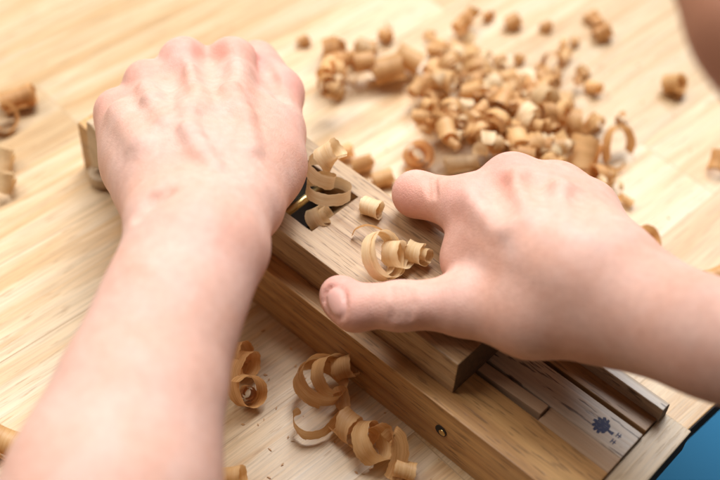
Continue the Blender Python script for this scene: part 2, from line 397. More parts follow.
for o in jg.children:
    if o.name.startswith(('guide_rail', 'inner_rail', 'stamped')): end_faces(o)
    if o.name.startswith('end_lip'): end_faces(o, mat='black')
bm = bmesh.new(); prism(bm, [(-5.2, 1.4), (-3.4, 2.2), (-30.0, 28.5), (-33.5, 26.5)], PC0+9.4, PC1-10.8, 1); bevel(bm, 0.2); from_bm('blade', bm, M['steel'], pl)
bm = bmesh.new(); rod(bm, (-8.0, PC0+7.6, 12.6), (-8.0, PC1-9.0, 12.6), 1.75); from_bm('cross_rod', bm, M['brass'], pl, True)

# ------------------------------------------------------------------ hands: a signed-distance body turned into one mesh
def smin(a, b, k):
    h = np.maximum(k-np.abs(a-b), 0)/k
    return np.minimum(a, b)-h*h*k*0.25
def cap(P, a, b, r1, r2, flat=None):
    pa = P-a; ba = b-a
    h = np.clip(pa@ba/max(ba@ba, 1e-9), 0, 1)
    v = pa-h[:, None]*ba
    d2 = np.einsum('ij,ij->i', v, v)
    if flat is not None:
        n, s = flat; vn = v@n; d2 = d2+vn*vn*(1/(s*s)-1)
    return np.sqrt(d2)-(r1+(r2-r1)*h)
class Body:
    def __init__(s): s.ops = []
    def add(s, a, b, r1, r2, k=6, flat=None, sub=False, red=0, grp=0):
        s.ops.append((np.array(a, float), np.array(b, float), r1, r2, k, flat, sub, grp)); return s
    def sdf(s, P, upto=None):
        # group 0 blends softly; every other group (a finger) is blended alone, then joined tightly
        d = {}
        for (a, b, r1, r2, k, flat, sub, grp) in s.ops[:upto]:
            if grp == 9: continue
            c = cap(P, a, b, r1, r2, flat)
            d[grp] = c if grp not in d else smin(d[grp], c, k)
        out = d[0]
        for g in sorted(d):
            if g: out = smin(out, d[g], 5.0)
        for (a, b, r1, r2, k, flat, sub, grp) in s.ops[:upto]:
            if grp != 9: continue
            c = cap(P, a, b, r1, r2, flat)
            out = -smin(-out, c, k) if sub else smin(out, c, k)
        return out
    def hit(s, x, y, t0=200.0):
        d = ray(x, y); d = d/np.linalg.norm(d); t = t0
        for _ in range(90):
            v = s.sdf((CAM+d*t)[None])[0]
            t += v*0.7
            if abs(v) < 0.02: break
        return CAM+d*t
def px(x, y, z, hw):                          # centre and radius from a half width in photo pixels
    p = at(x, y, z); return p, hw*depth(p)/FPX
def chain(B, pts, k=6, flat=None, grp=0):
    q = [px(*p) if len(p) == 4 else (np.array(p[0], float), p[1]) for p in pts]
    for (a, ra), (b, rb) in zip(q, q[1:]): B.add(a, b, ra, rb, k, flat, grp=grp)
    return q
def ridge(B, pts, r, lift, k=4.0, sub=False):
    P = [B.hit(x, y) for x, y in pts]
    ops = []
    for (a, b) in zip(P, P[1:]):
        if np.linalg.norm(a-b) > 45: continue
        da = ray(0, 0)
        ops.append((a, b))
    for a, b in ops:
        ia = (a-CAM)/np.linalg.norm(a-CAM); ib = (b-CAM)/np.linalg.norm(b-CAM)
        s = r-lift
        B.ops.append((a+ia*s, b+ib*s, r, r, k, None, False, 9) if not sub else (a-ia*s, b-ib*s, r, r, k, None, True, 9))
def surface(B, name, mat, parent, lo, hi, h, reds, nails, veins=()):
    lo, hi = np.array(lo, float), np.array(hi, float)
    n = np.ceil((hi-lo)/h).astype(int)+1
    ax = [lo[i]+h*np.arange(n[i]) for i in range(3)]
    G = np.empty(tuple(n), np.float32)
    YZ = np.stack(np.meshgrid(ax[1], ax[2], indexing='ij'), -1).reshape(-1, 2)
    for i0 in range(0, n[0], 8):
        xs = ax[0][i0:i0+8]
        P = np.concatenate([np.repeat(xs, len(YZ))[:, None], np.tile(YZ, (len(xs), 1))], 1)
        G[i0:i0+8] = B.sdf(P).reshape(len(xs), n[1], n[2])
    G[0] = G[-1] = 1; G[:, 0] = G[:, -1] = 1; G[:, :, 0] = G[:, :, -1] = 1
    ins = G < 0
    c = np.zeros(tuple(n-1), np.int8)
    for dx in (0, 1):
        for dy in (0, 1):
            for dz in (0, 1): c += ins[dx:n[0]-1+dx, dy:n[1]-1+dy, dz:n[2]-1+dz]
    mask = (c > 0) & (c < 8)
    ids = -np.ones(tuple(n-1), np.int64); ids[mask] = np.arange(mask.sum())
    cells = np.argwhere(mask); acc = np.zeros((len(cells), 3)); cnt = np.zeros(len(cells))
    I, J, K = cells.T
    corners = [(x, y, z) for x in (0, 1) for y in (0, 1) for z in (0, 1)]
    for a in corners:
        for b in corners:
            if sum(b) - sum(a) == 1 and sum(abs(p-q) for p, q in zip(a, b)) == 1:
                va = G[I+a[0], J+a[1], K+a[2]]; vb = G[I+b[0], J+b[1], K+b[2]]
                m = (va < 0) != (vb < 0); t = np.zeros(len(cells)); t[m] = va[m]/(va[m]-vb[m])
                p = np.array(a)+np.outer(t, np.array(b)-np.array(a)); acc[m] += p[m]; cnt[m] += 1
    V = lo+h*(cells+acc/cnt[:, None])
    faces = []
    for axn in range(3):
        o1, o2 = [(1, 2), (2, 0), (0, 1)][axn]
        sl0 = [slice(1, None)]*3; A = ins; 
        s0 = [slice(None)]*3; s1 = [slice(None)]*3
        s0[axn] = slice(0, -1); s1[axn] = slice(1, None)
        e = A[tuple(s0)] != A[tuple(s1)]
        idx = np.argwhere(e)
        ok = (idx[:, o1] > 0) & (idx[:, o2] > 0) & (idx[:, o1] < n[o1]-1) & (idx[:, o2] < n[o2]-1)
        idx = idx[ok]
        inside0 = A[tuple(idx.T)]
        def cid(d1, d2):
            q = idx.copy(); q[:, o1] -= d1; q[:, o2] -= d2; return ids[tuple(q.T)]
        Q = np.stack([cid(1, 1), cid(0, 1), cid(0, 0), cid(1, 0)], 1)
        Q[~inside0] = Q[~inside0][:, ::-1]
        faces.append(Q)
    F = np.concatenate(faces)
    F = F[(F >= 0).all(1)]
    for _ in range(2):                        # settle the vertices on the body
        e = 0.3; g = np.stack([B.sdf(V+np.eye(3)[i]*e)-B.sdf(V-np.eye(3)[i]*e) for i in range(3)], 1)/(2*e)
        d = B.sdf(V); gn = np.maximum((g*g).sum(1), 0.3)
        V = V-np.clip(d/gn, -h, h)[:, None]*g*0.8
    me = bpy.data.meshes.new(name)
    me.from_pydata((V*S).tolist(), [], F.tolist()); me.update()
    me.polygons.foreach_set('use_smooth', np.ones(len(me.polygons), bool))
    def attr(nm, spots, gauss=True):
        w = np.zeros(len(V))
        for p, r, s in spots:
            d = np.linalg.norm(V-p, axis=1)/r
            w = np.maximum(w, s*(np.exp(-d*d) if gauss else np.clip((1.12-d)/0.2, 0, 1)))
        a = me.attributes.new(nm, 'FLOAT', 'POINT'); a.data.foreach_set('value', w.astype(np.float32))
    attr('red', reds)
    w = np.zeros(len(V))
    for (p, nrm, u, ru, v, rv) in nails:
        q = V-p; d = np.sqrt((q@u/ru)**2+(q@v/rv)**2); w = np.maximum(w, np.clip((1.05-d)/0.12, 0, 1)*(np.abs(q@nrm) < 6))
    a = me.attributes.new('nail', 'FLOAT', 'POINT'); a.data.foreach_set('value', w.astype(np.float32))
    w = np.zeros(len(V))
    for pts in veins:
        for a_, b_ in zip(pts, pts[1:]):
            w = np.maximum(w, np.exp(-(np.maximum(cap(V, a_, b_, 0, 0), 0)/2.2)**2))
    a = me.attributes.new('vein', 'FLOAT', 'POINT'); a.data.foreach_set('value', w.astype(np.float32))
    o = link_mesh(name, me, mat, parent)
    o.location = -parent.location             # the body was laid out in place
    return o

Z = np.array([0, 0, 1.0])
def unit(v): v = np.asarray(v, float); return v/np.linalg.norm(v)

person = empty('person', tuple(at(300, 470, 60)))
tag(person, 'person pushing the hand plane with bare forearms, one fist behind, one hand spread', 'person')

# ---- arm reaching up from the bottom edge, fist over the rear of the plane
H = Body()
fl1 = (unit((0.1, 0.25, 1)), 0.80)
chain(H, [(202, 222, 82, 62), (198, 243, 82, 66), (174, 300, 82, 66), (155, 350, 80, 69), (138, 400, 78, 80), (115, 480, 74, 101), (80, 600, 66, 128)], 10, fl1)
H.add(*[px(150, 214, 82, 20)[0]]*2, *[px(150, 214, 82, 20)[1]]*2, 12)
lh_k = {}
for nm, w, m_ in (('little', (160, 205, 76, 32), (118, 111, 61, 20)), ('ring', (182, 200, 80, 32), (147, 83, 66, 21)),
                  ('middle', (205, 200, 80, 34), (184, 62, 69, 23)), ('index', (232, 200, 78, 34), (232, 63, 68, 24))):
    q = chain(H, [w, m_], 6); lh_k[nm] = q[1]
    kp = q[1][0]+np.array([0, -2.5, 3.0]); H.add(kp, kp, q[1][1]*0.74, q[1][1]*0.74, 4)
chain(H, [(124, 122, 50, 24), (137, 170, 58, 28), (158, 212, 72, 30)], 10)       # outer edge of the hand
chain(H, [(151, 136, 63, 27), (170, 182, 76, 32)], 14); chain(H, [(135, 130, 60, 23), (150, 172, 72, 28)], 12)
chain(H, [(172, 120, 64, 27), (190, 172, 76, 33)], 14); chain(H, [(211, 112, 66, 28), (216, 172, 76, 35)], 14)
chain(H, [(200, 120, 58, 42), (210, 180, 66, 44)], 14)                            # palm
chain(H, [(250, 205, 74, 34), (262, 165, 66, 38), (262, 140, 64, 36)], 12)        # ball of the thumb
for g, nm in enumerate(('little', 'ring', 'middle', 'index')):
    p, r = lh_k[nm]
    a = p+np.array([-4, 13, -25.]); b = a+np.array([1, -2, -10.]); c_ = b+np.array([5, -14, -3.])
    for s_, e_, ra, rb in ((p, a, r*0.95, 7.6), (a, b, 7.6, 7.0), (b, c_, 7.0, 6.4)):
        H.add(s_, e_, ra, rb, 4, grp=1+g)
chain(H, [(258, 180, 70, 32), (274, 132, 64, 29), (277, 94, 60, 25), (257, 62, 56, 22)], 5, grp=5)
nb = len(H.ops)
LHV = []
def vein(B, pts, r=2.0, lift=0.7, k=4):
    P = [B.hit(x, y) for x, y in pts]; ridge(B, pts, r, lift, k); return P
# tendons and veins standing up on the back of the hand, dips between the knuckles
for pts, r, lf in (([(190, 72), (198, 110), (208, 160)], 4.0, 0.9), ([(236, 70), (233, 110), (226, 160)], 4.0, 0.8),
                   ([(150, 90), (166, 125), (188, 165)], 3.6, 0.8), ([(120, 112), (142, 145), (170, 180)], 3.4, 0.6)):
    ridge(H, pts[:2], r, lf*0.8, 7)
for pts in ([(150, 98), (175, 88), (188, 112), (192, 138)], [(212, 78), (228, 88), (244, 118), (252, 150)], [(188, 128), (200, 152), (214, 168)]):
    LHV.append(vein(H, pts, 2.0, 0.3, 5))
ridge(H, [(168, 66), (172, 84)], 4.5, 0.5, 7, True); ridge(H, [(210, 52), (213, 72)], 4.5, 0.5, 7, True)
ridge(H, [(262, 58), (271, 78), (282, 98)], 2.2, 1.3, 3, True)                    # crease between thumb and knuckle
ridge(H, [(138, 212), (150, 198), (165, 190)], 2.4, 0.6, 4, True)                 # wrist crease
reds = [(H.hit(x, y), r, s) for x, y, r, s in ((108, 98, 13, .22), (145, 70, 12, .3), (182, 48, 13, .36), (228, 48, 13, .3), (268, 58, 13, .55), (294, 82, 14, .5), (232, 240, 14, .12), (290, 120, 14, .2))]
lo = np.array([-150, -250, 15]); hi = np.array([5, 85, 125])
surface(H, 'arm', M['skin'], person, lo, hi, 1.25, reds, [], LHV)

# ---- arm from the right edge, thumb and index finger spread on the plane
R = Body()
fl2 = (unit((0.25, 0.1, 1)), 0.92)
chain(R, [(585, 288, 73, 42), (622, 304, 77, 46), (664, 320, 83, 48), (720, 342, 90, 51), (860, 390, 104, 62)], 16, fl2)
rk = {}
for nm, w, m_ in (('index', (590, 288, 75, 40), (470, 206, 66, 29)), ('middle', (602, 280, 77, 40), (512, 183, 70, 29)),
                  ('ring', (608, 278, 77, 35), (556, 190, 69, 27)), ('little', (614, 276, 75, 30), (590, 207, 63, 24))):
    rk[nm] = chain(R, [w, m_], 9)[1]
chain(R, [(600, 225, 56, 20), (612, 268, 70, 25), (650, 296, 78, 36)], 10)
chain(R, [(498, 215, 66, 28), (566, 268, 77, 40)], 14); chain(R, [(538, 212, 70, 28), (590, 262, 80, 40)], 14)
chain(R, [(576, 216, 67, 26), (604, 268, 79, 32)], 14)
chain(R, [(498, 246, 64, 30), (548, 266, 74, 40), (600, 290, 79, 44)], 16)
chain(R, [(520, 252, 66, 42), (580, 278, 79, 46)], 14)
chain(R, [(640, 318, 78, 40), (600, 315, 73, 37), (530, 316, 65, 37), (472, 305, 60, 30)], 10)        # thenar
chain(R, [(500, 262, 58, 26), (462, 262, 57, 20)], 12)                            # web
# index finger: over the guide side of the plane
q = px(416, 194, 57, 21)
R.add(rk['index'][0], q[0], rk['index'][1]*0.95, q[1]*1.04, 5, grp=1)
R.add(q[0], jig(32, 6.5, 43), q[1]*1.04, 7.6, 4, grp=1); R.add(jig(32, 6.5, 43), jig(35, 8.5, 27), 7.6, 6.6, 4, grp=1)
for g, (nm, A_, B_, C_) in enumerate((('middle', (52, 30, 46), (50, 22, 31), (47, 12, 25)), ('ring', (72, 34, 44), (68, 26, 29), (64, 14, 24)), ('little', (90, 34, 42), (86, 26, 28), (80, 14, 22)))):
    p, r = rk[nm]
    R.add(p, jig(*A_), r*0.95, 8.0, 4, grp=2+g); R.add(jig(*A_), jig(*B_), 8.0, 7.2, 4, grp=2+g); R.add(jig(*B_), jig(*C_), 7.2, 6.2, 4, grp=2+g)
# thumb
chain(R, [(500, 306, 62, 31), (462, 304, 58, 29), (398, 306, 56, 23), (364, 306, 54, 19.5), (347, 303, 50, 21)], 5, grp=5)
R.add(*[px(352, 313, 52, 17)[0]]*2, *[px(352, 313, 52, 17)[1]]*2, 6, grp=5)
R.add(*[px(337, 293, 50, 15)[0]]*2, *[px(337, 293, 50, 15)[1]]*2, 8, grp=5)
RHV = []
for pts, r, lf in (([(476, 200), (512, 226), (545, 247)], 4.2, 0.9), ([(516, 182), (540, 212), (562, 236)], 4.0, 0.9), ([(558, 190), (574, 212), (588, 234)], 3.6, 0.8)):
    ridge(R, pts[:2], r, lf*0.6, 7)
for pts in ([(520, 196), (530, 222), (546, 242)], [(492, 210), (500, 232), (512, 250)], [(566, 226), (584, 236), (600, 248)]):
    RHV.append([R.hit(x, y) for x, y in pts])
ridge(R, [(492, 180), (500, 205)], 4.5, 0.5, 7, True); ridge(R, [(535, 176), (545, 200)], 4.5, 0.5, 7, True); ridge(R, [(578, 190), (584, 212)], 4, 0.4, 7, True)
ridge(R, [(440, 238), (446, 262)], 3, 0.6, 5, True)
for x in (392, 400, 409): ridge(R, [(x, 288), (x+3, 304), (x, 320)], 1.0, 0.35, 1.6, True)
for x in (428, 434): ridge(R, [(x, 178), (x+1, 196)], 1.0, 0.3, 1.6, True)
# thumb nail: a slightly sunk plate
nc = R.hit(334, 302); e = 0.4
g_ = np.array([R.sdf((nc+np.eye(3)[i]*e)[None])[0]-R.sdf((nc-np.eye(3)[i]*e)[None])[0] for i in range(3)]); nn_ = unit(g_)
uu = unit(np.cross(nn_, np.cross(at(345, 325, 50)-at(330, 285, 50), nn_))); vv = np.cross(nn_, uu)
nails = [(nc, nn_, uu, 6.6, vv, 4.8)]
ts = np.linspace(0, 2*math.pi, 15)
ring_ = [nc+uu*6.9*math.cos(t)+vv*5.1*math.sin(t) for t in ts]
for a, b in zip(ring_, ring_[1:]):
    da, db = R.sdf(a[None])[0], R.sdf(b[None])[0]
    a = a-nn_*(da-0.15); b = b-nn_*(db-0.15)
    R.ops.append((a, b, 0.95, 0.95, 0.8, None, True, 9))
reds = [(R.hit(x, y), r, s) for x, y, r, s in ((348, 284, 12, .55), (362, 320, 12, .25), (472, 182, 15, .3), (508, 160, 13, .42), (556, 170, 12, .25), (590, 190, 12, .22), (402, 200, 12, .32), (440, 305, 14, .15))]
surface(R, 'arm', M['skin'], person, (-40, -170, 8), (235, 50, 150), 1.2, reds, nails, RHV)

# ------------------------------------------------------------------ second person at the top right corner
Q = Body()
chain(Q, [(690, -110, 215, 62), (764, 22, 208, 66), (850, 160, 195, 78)], 10)
p2 = empty('person', tuple(at(720, 0, 0)))
tag(p2, 'brown out of focus arm of a second person in the top right corner', 'person')
qq = [at(690, -110, 215), at(850, 160, 195)]
surface(Q, 'arm', M['skin_brown'], p2, np.minimum(*qq)-60, np.maximum(*qq)+60, 2.5, [], [])

# ------------------------------------------------------------------ shavings
def ribbon(name, pts, wid, thick, mat, parent=None, taper=0.0):
    """paper-thin strip of wood: pts (n,3) mm centre line, wid (n,3) half-width vectors"""
    pts = np.asarray(pts, float); wid = np.asarray(wid, float); n = len(pts)
    tan = np.gradient(pts, axis=0); nor = np.cross(tan, wid); nor /= np.maximum(np.linalg.norm(nor, axis=1), 1e-9)[:, None]
    s = np.concatenate([[0], np.cumsum(np.linalg.norm(np.diff(pts, axis=0), axis=1))])
    K = 4; cols = np.linspace(-1, 1, K)
    rr_ = random.Random(int(abs(pts.sum())*10) % 9973); ph = [rr_.uniform(0, 6) for _ in range(4)]
    rag = lambda q, e: 1+0.05*np.sin(s*0.9+ph[e])+0.035*np.sin(s*2.3+ph[e+2])     # slightly torn edges
    V = np.stack([pts+wid*(c*rag(s, 0 if c < 0 else 1))[:, None]-nor*(0.07*np.linalg.norm(wid, axis=1)[:, None]*(1-c*c)) for c in cols], 1).reshape(-1, 3); R2 = K
    F = []
    for i in range(n-1):
        a, b = i*K, (i+1)*K
        for j in range(K-1): F.append((a+j, a+j+1, b+j+1, b+j))
    me = bpy.data.meshes.new(name); me.from_pydata((V*S).tolist(), [], F); me.update()
    me.polygons.foreach_set('use_smooth', np.ones(len(me.polygons), bool))
    uvl = me.uv_layers.new(name='UVMap')
    li = np.empty(len(me.loops), np.int32); me.loops.foreach_get('vertex_index', li)
    row, cc = li//R2, (li % R2) % K
    W = np.linalg.norm(wid, axis=1)
    uv = np.stack([s[row], W[row]*cols[cc]], 1); uvl.data.foreach_set('uv', uv.astype(np.float32).ravel())
    return link_mesh(name, me, mat, parent)
def frame(axis):
    a = unit(axis); u = np.cross(a, Z if abs(a[2]) < 0.9 else np.array([1., 0, 0])); u = unit(u); return a, u, np.cross(a, u)
def coil(center, axis, r0, r1, turns, pitch, width, phase=0.0, n=None, wob=0.06, rnd=None, thick=0.25, shear=0.0):
    """one roll: radius r0 -> r1, moving pitch mm along the axis per turn"""
    a, u, v = frame(axis); rnd = rnd or random.Random(1)
    n = n or max(14, int(turns*26)); t = np.linspace(0, 1, n)
    ang = phase+2*math.pi*turns*t; rr = r0+(r1-r0)*t
    rr = rr*(1+wob*np.sin(ang*0.7+rnd.random()*6))
    pts = np.asarray(center, float)+(np.cos(ang)*rr)[:, None]*u+(np.sin(ang)*rr)[:, None]*v+((t-0.5)*pitch*turns)[:, None]*a
    ends = np.clip(np.minimum(t, 1-t)*8+0.55, 0, 1)
    tanv = np.gradient(pts, axis=0); tanv /= np.linalg.norm(tanv, axis=1)[:, None]
    wd = a+shear*tanv; wd /= np.linalg.norm(wd, axis=1)[:, None]
    return pts, wd*(width/2*ends)[:, None]
def shave(label, pw, mat='shaving', group=None, thick=0.28, name='wood_shaving'):
    pts, w = pw
    c = pts.mean(0); c = np.array([c[0], c[1], pts[:, 2].min()])
    o = ribbon(name, pts-c, w, thick, M[mat]); o.location = Vector(c)*S
    tag(o, label, 'wood shaving', group); return o
def spring(keys, width, n=200, thick=None):
    """keys: (t-turn angle in turns, centre, axis, radius): a long shaving whose coil wanders"""
    T = np.array([k[0] for k in keys]); tt = np.linspace(T[0], T[-1], n)
    def itp(vals):
        vals = np.asarray(vals, float)
        out = np.stack([np.interp(tt, T, vals[:, i]) for i in range(vals.shape[1])], 1)
        ker = np.hanning(max(5, n//16)); ker /= ker.sum(); m = len(ker)//2
        return np.stack([np.convolve(np.pad(out[:, i], m, mode='edge'), ker, 'same')[m:-m] for i in range(out.shape[1])], 1)
    Cn = itp([k[1] for k in keys]); Ax = itp([k[2] for k in keys]); Rr = itp([[k[3]] for k in keys])[:, 0]
    Wd = itp([[k[4] if len(k) > 4 else width] for k in keys])[:, 0]
    Ax /= np.linalg.norm(Ax, axis=1)[:, None]
    U = np.empty_like(Ax); u = frame(Ax[0])[1]
    for i in range(n):
        u = u-Ax[i]*(u@Ax[i]); u /= np.linalg.norm(u); U[i] = u
    Vv = np.cross(Ax, U); ang = 2*math.pi*tt
    pts = Cn+(np.cos(ang)*Rr)[:, None]*U+(np.sin(ang)*Rr)[:, None]*Vv
    tan = np.gradient(pts, axis=0); tan /= np.linalg.norm(tan, axis=1)[:, None]
    wdir = Ax-tan*np.einsum('ij,ij->i', Ax, tan)[:, None]; wdir /= np.linalg.norm(wdir, axis=1)[:, None]
    return pts, wdir*(Wd/2)[:, None]
def free(pts, axes, width, n=120):
    """ribbon through given points with given width directions (Catmull-Rom)"""
    P = np.asarray(pts, float); A = np.asarray(axes, float); m = len(P)
    tt = np.linspace(0, m-1.0001, n); out = []; ax = []
    for t in tt:
        i = int(t); f = t-i
        p = [P[max(0, min(m-1, i+j))] for j in (-1, 0, 1, 2)]
        out.append(0.5*((2*p[1])+(-p[0]+p[2])*f+(2*p[0]-5*p[1]+4*p[2]-p[3])*f*f+(-p[0]+3*p[1]-3*p[2]+p[3])*f**3))
        ax.append(A[i]*(1-f)+A[min(i+1, m-1)]*f)
    out = np.array(out); ax = np.array(ax)
    tan = np.gradient(out, axis=0); tan /= np.linalg.norm(tan, axis=1)[:, None]
    ax = ax-tan*np.einsum('ij,ij->i', ax, tan)[:, None]; ax /= np.linalg.norm(ax, axis=1)[:, None]
    ends = np.clip(np.minimum(np.linspace(0, 1, n), np.linspace(1, 0, n))*14+0.5, 0, 1)
    return out, ax*(width/2*ends)[:, None]

X_, Y_ = CR, np.array([0, 1., 0])
RV, UPV, TOV = CR, -CD, -_f                  # right, up and towards the viewer, used only to pose shavings
# ---- in the plane's mouth
shave('tall loose spiral of shaving rising out of the plane mouth over the brass rod',
      spring([(0.0, at(334, 151, 62), UPV*.35+RV*.95+.25*TOV, 3.6, 9), (0.9, at(327, 154, 60), UPV*.6+RV*.75+.3*TOV, 4.6, 8), (1.3, at(321, 160, 58), UPV*.85+.35*RV+.4*TOV, 5.4, 6), (2.1, at(320, 178, 54), UPV*.85+.2*RV+.45*TOV, 5.6, 5.5),
              (2.9, at(324, 192, 50), UPV*.85+.1*RV+.45*TOV, 7.0, 5.2), (3.3, at(330, 192, 50), UPV*.85+.1*RV+.4*TOV, 9.5, 5), (3.6, at(332, 190, 50), UPV*.85+.1*RV+.4*TOV, 11, 4.6)], 6, 240), 'shaving_pale')
shave('short rolled shaving sitting low inside the plane mouth', coil(at(321, 219, 44), RV*0.8+UPV*0.35+TOV*.45, 6.0, 3.0, 1.8, 2.0, 6.5, 2.0), 'shaving_pale')
shave('small pale rolled shaving lying flat on the plane just before the mouth', coil(at(371, 207, 49), RV*0.85-UPV*0.3+0.4*TOV, 2.0, 4.2, 2.2, 1.0, 7.5, 1.0), 'shaving_pale')
shave('thin reddish arched shaving on the plane beside the big double loop',
      free([at(352, 236, 46), at(356, 229, 49), at(367, 225, 51), at(378, 228, 50), at(386, 233, 48)], [TOV+0.3*UPV]*5, 2.4, 50), 'shaving_warm')
shave('large double looped shaving lying on the plane between thumb and finger, its end rolled up',
      spring([(0.0, at(377, 255, 55), RV*.8+0.2*UPV+0.6*TOV, 7.6, 3.6), (0.9, at(382, 256, 55), RV*.75+0.2*UPV+0.65*TOV, 9.2, 4.2), (1.9, at(386, 255, 55), RV*.8+0.2*UPV+0.6*TOV, 9.4, 4.6), (2.4, at(392, 256, 53), RV*.8+.5*TOV, 7.0, 6), (2.9, at(397, 258, 51), RV*.8+.5*TOV, 5.2, 7.5),
              (3.4, at(408, 252, 51), RV*.7-.2*UPV+0.6*TOV, 4.0, 5), (3.7, at(418, 254, 50.5), RV*.7-.2*UPV+.6*TOV, 4.6, 7), (5.2, at(423, 255, 50), RV*.7-.2*UPV+.6*TOV, 2.0, 7.5)], 6, 280), 'shaving_pale')
# ---- beside the plane, between it and the heap
shave('open round roll of shaving on the table just beyond the index finger', coil(at(417, 155, 8), RV*0.25+TOV*0.9+UPV*0.2, 8.0, 2.4, 2.3, 0.8, 8, 0.5), 'shaving_warm')
shave('tube shaped pale shaving lying beside the open round roll beyond the index finger', coil(at(462, 163, 5), RV+0.15*UPV, 4.6, 3.6, 1.6, 1.0, 15, 0.0), 'shaving_pale')
for x, y, s_, lab in ((362, 163, 6, 'small curl on the table against the middle of the far plane side'), (383, 178, 6, 'little pale curl between the far plane side and the index fingertip'), (345, 152, 5, 'tiny broken curl on the table near the tall spiral in the mouth')):
    shave(lab, coil(at(x, y, 4.2), RV*0.8+CV*0.4+0.2*Z, s_*0.75, s_*0.5, 1.3, 1.5, s_*1.5, x*0.1), 'shaving')
# ---- near table, in front of the jig
shave('double curl of brown shaving on the table close to the near forearm',
      spring([(0.0, at(236, 350, 7), RV*.8+0.5*TOV+0.2*UPV, 5.0, 6), (0.9, at(240, 360, 8), RV*0.85+0.5*TOV+0.1*UPV, 6.4, 9), (1.5, at(243, 364, 8), RV*0.85+.5*TOV, 6.2, 8.5),
              (2.0, at(245, 384, 9), RV*.75+0.6*TOV, 7.0, 6.5), (2.5, at(245, 398, 9), RV*.7+0.7*TOV, 9.0, 6.5), (2.72, at(247, 401, 9), RV*.7+0.7*TOV, 9.6, 5)], 7, 220), 'shaving_warm')
shave('tight little roll of shaving inside the lower brown curl by the near forearm', coil(at(247, 393, 5), TOV+0.4*RV, 3.6, 1.4, 2.0, 0.5, 5, 0.4), 'shaving_warm')
shave('big round coil of shaving leaning on the jig front with a tube end',
      spring([(0.0, at(347, 366, 12), RV+0.3*UPV+.2*TOV, 4.4, 8), (1.2, at(343, 368, 12), RV*0.9+0.3*UPV+.3*TOV, 4.6, 8), (1.7, at(331, 373, 12), RV*0.75+0.55*TOV+.3*UPV, 7.0, 7), (2.6, at(323, 378, 12), RV*0.45+0.75*TOV+.6*UPV, 9.0, 6), (3.5, at(320, 384, 11), RV*0.4+0.6*TOV+.8*UPV, 9.9, 6), (4.0, at(320, 385, 11), RV*0.4+0.6*TOV+.8*UPV, 10.2, 5)], 7, 280), 'shaving')
shave('wide open loop of shaving lying flat below the big round coil',
      free([at(338, 386, 12), at(343, 404, 8), at(338, 418, 6), at(322, 433, 5), at(305, 435, 5.5), at(295, 426, 6.5), at(294, 415, 8), at(300, 410, 9)],
           [UPV+.3*Z, UPV*.4+RV*.8, Z+UPV, Z, Z, Z-.2*UPV, Z, Z], 6.0, 130), 'shaving')
shave('string of three rolled curls on the table below the jig pin hole',
      spring([(0.0, at(341, 420, 7), RV*.7+0.5*CD+.5*TOV, 5.4, 5), (0.75, at(348, 425, 7), RV*.7+0.5*CD+.5*TOV, 5.6, 7.5), (1.1, at(356, 431, 7), RV*.6+0.3*CD+.6*TOV, 6.0, 4.5), (1.5, at(366, 438, 8), RV*.7+.5*TOV, 6.8, 5), (2.0, at(374, 443, 8), RV*.75+0.35*UPV+.5*TOV, 7.4, 9), (2.7, at(377, 445, 8), RV*.75+.35*UPV+.5*TOV, 7.0, 10)], 9, 260), 'shaving')
shave('upright bent strip of shaving at the end of the string of three curls',
      free([at(386, 440, 14), at(394, 435, 16), at(400, 446, 13), at(398, 465, 7), at(391, 480, 3)], [RV*.9+.2*UPV, RV, RV*.9-.2*UPV, RV+.2*UPV, RV+.4*UPV], 6.5, 70), 'shaving_warm')
shave('pale curl cut off by the bottom edge beside the upright bent strip', coil(at(404, 470, 4.5), RV+.3*CD, 4.2, 3.5, 1.2, 1, 8, 0.5), 'shaving')
shave('small curl at the bottom edge beside the near forearm', coil(at(233, 478, 5), RV+0.2*UPV+.3*TOV, 4.8, 4.0, 1.2, 1, 8, 0.0), 'shaving')
# ---- left edge of the picture
shave('brown barrel shaped roll on the open table at the upper left', coil(at(18, 98, 6), RV+.35*UPV, 5.6, 4.4, 2.2, 1.2, 15, 0.0), 'shaving_warm')
shave('open orange loop below the barrel shaped roll at the left edge', coil(at(2, 116, 7), RV*.6+TOV*.8, 7.5, 6, 1.2, 1.2, 6, 0.0), 'shaving_warm')
shave('pale tube of shaving at the left edge under the orange loop', coil(at(1, 160, 6), UPV+.2*RV, 5.6, 4.6, 1.6, 2, 10, 0.0), 'shaving_pale')
shave('short pale roll lowest of the pieces at the upper left edge', coil(at(1, 183, 6), UPV+.3*RV, 6.0, 4.6, 1.4, 2, 9, 0.0), 'shaving_pale')
shave('lone yellowish curl at the lower left edge beside the forearm', coil(at(5, 442, 5), RV+.4*CD, 6.0, 4.8, 1.1, 1, 10, 0.0), 'shaving')
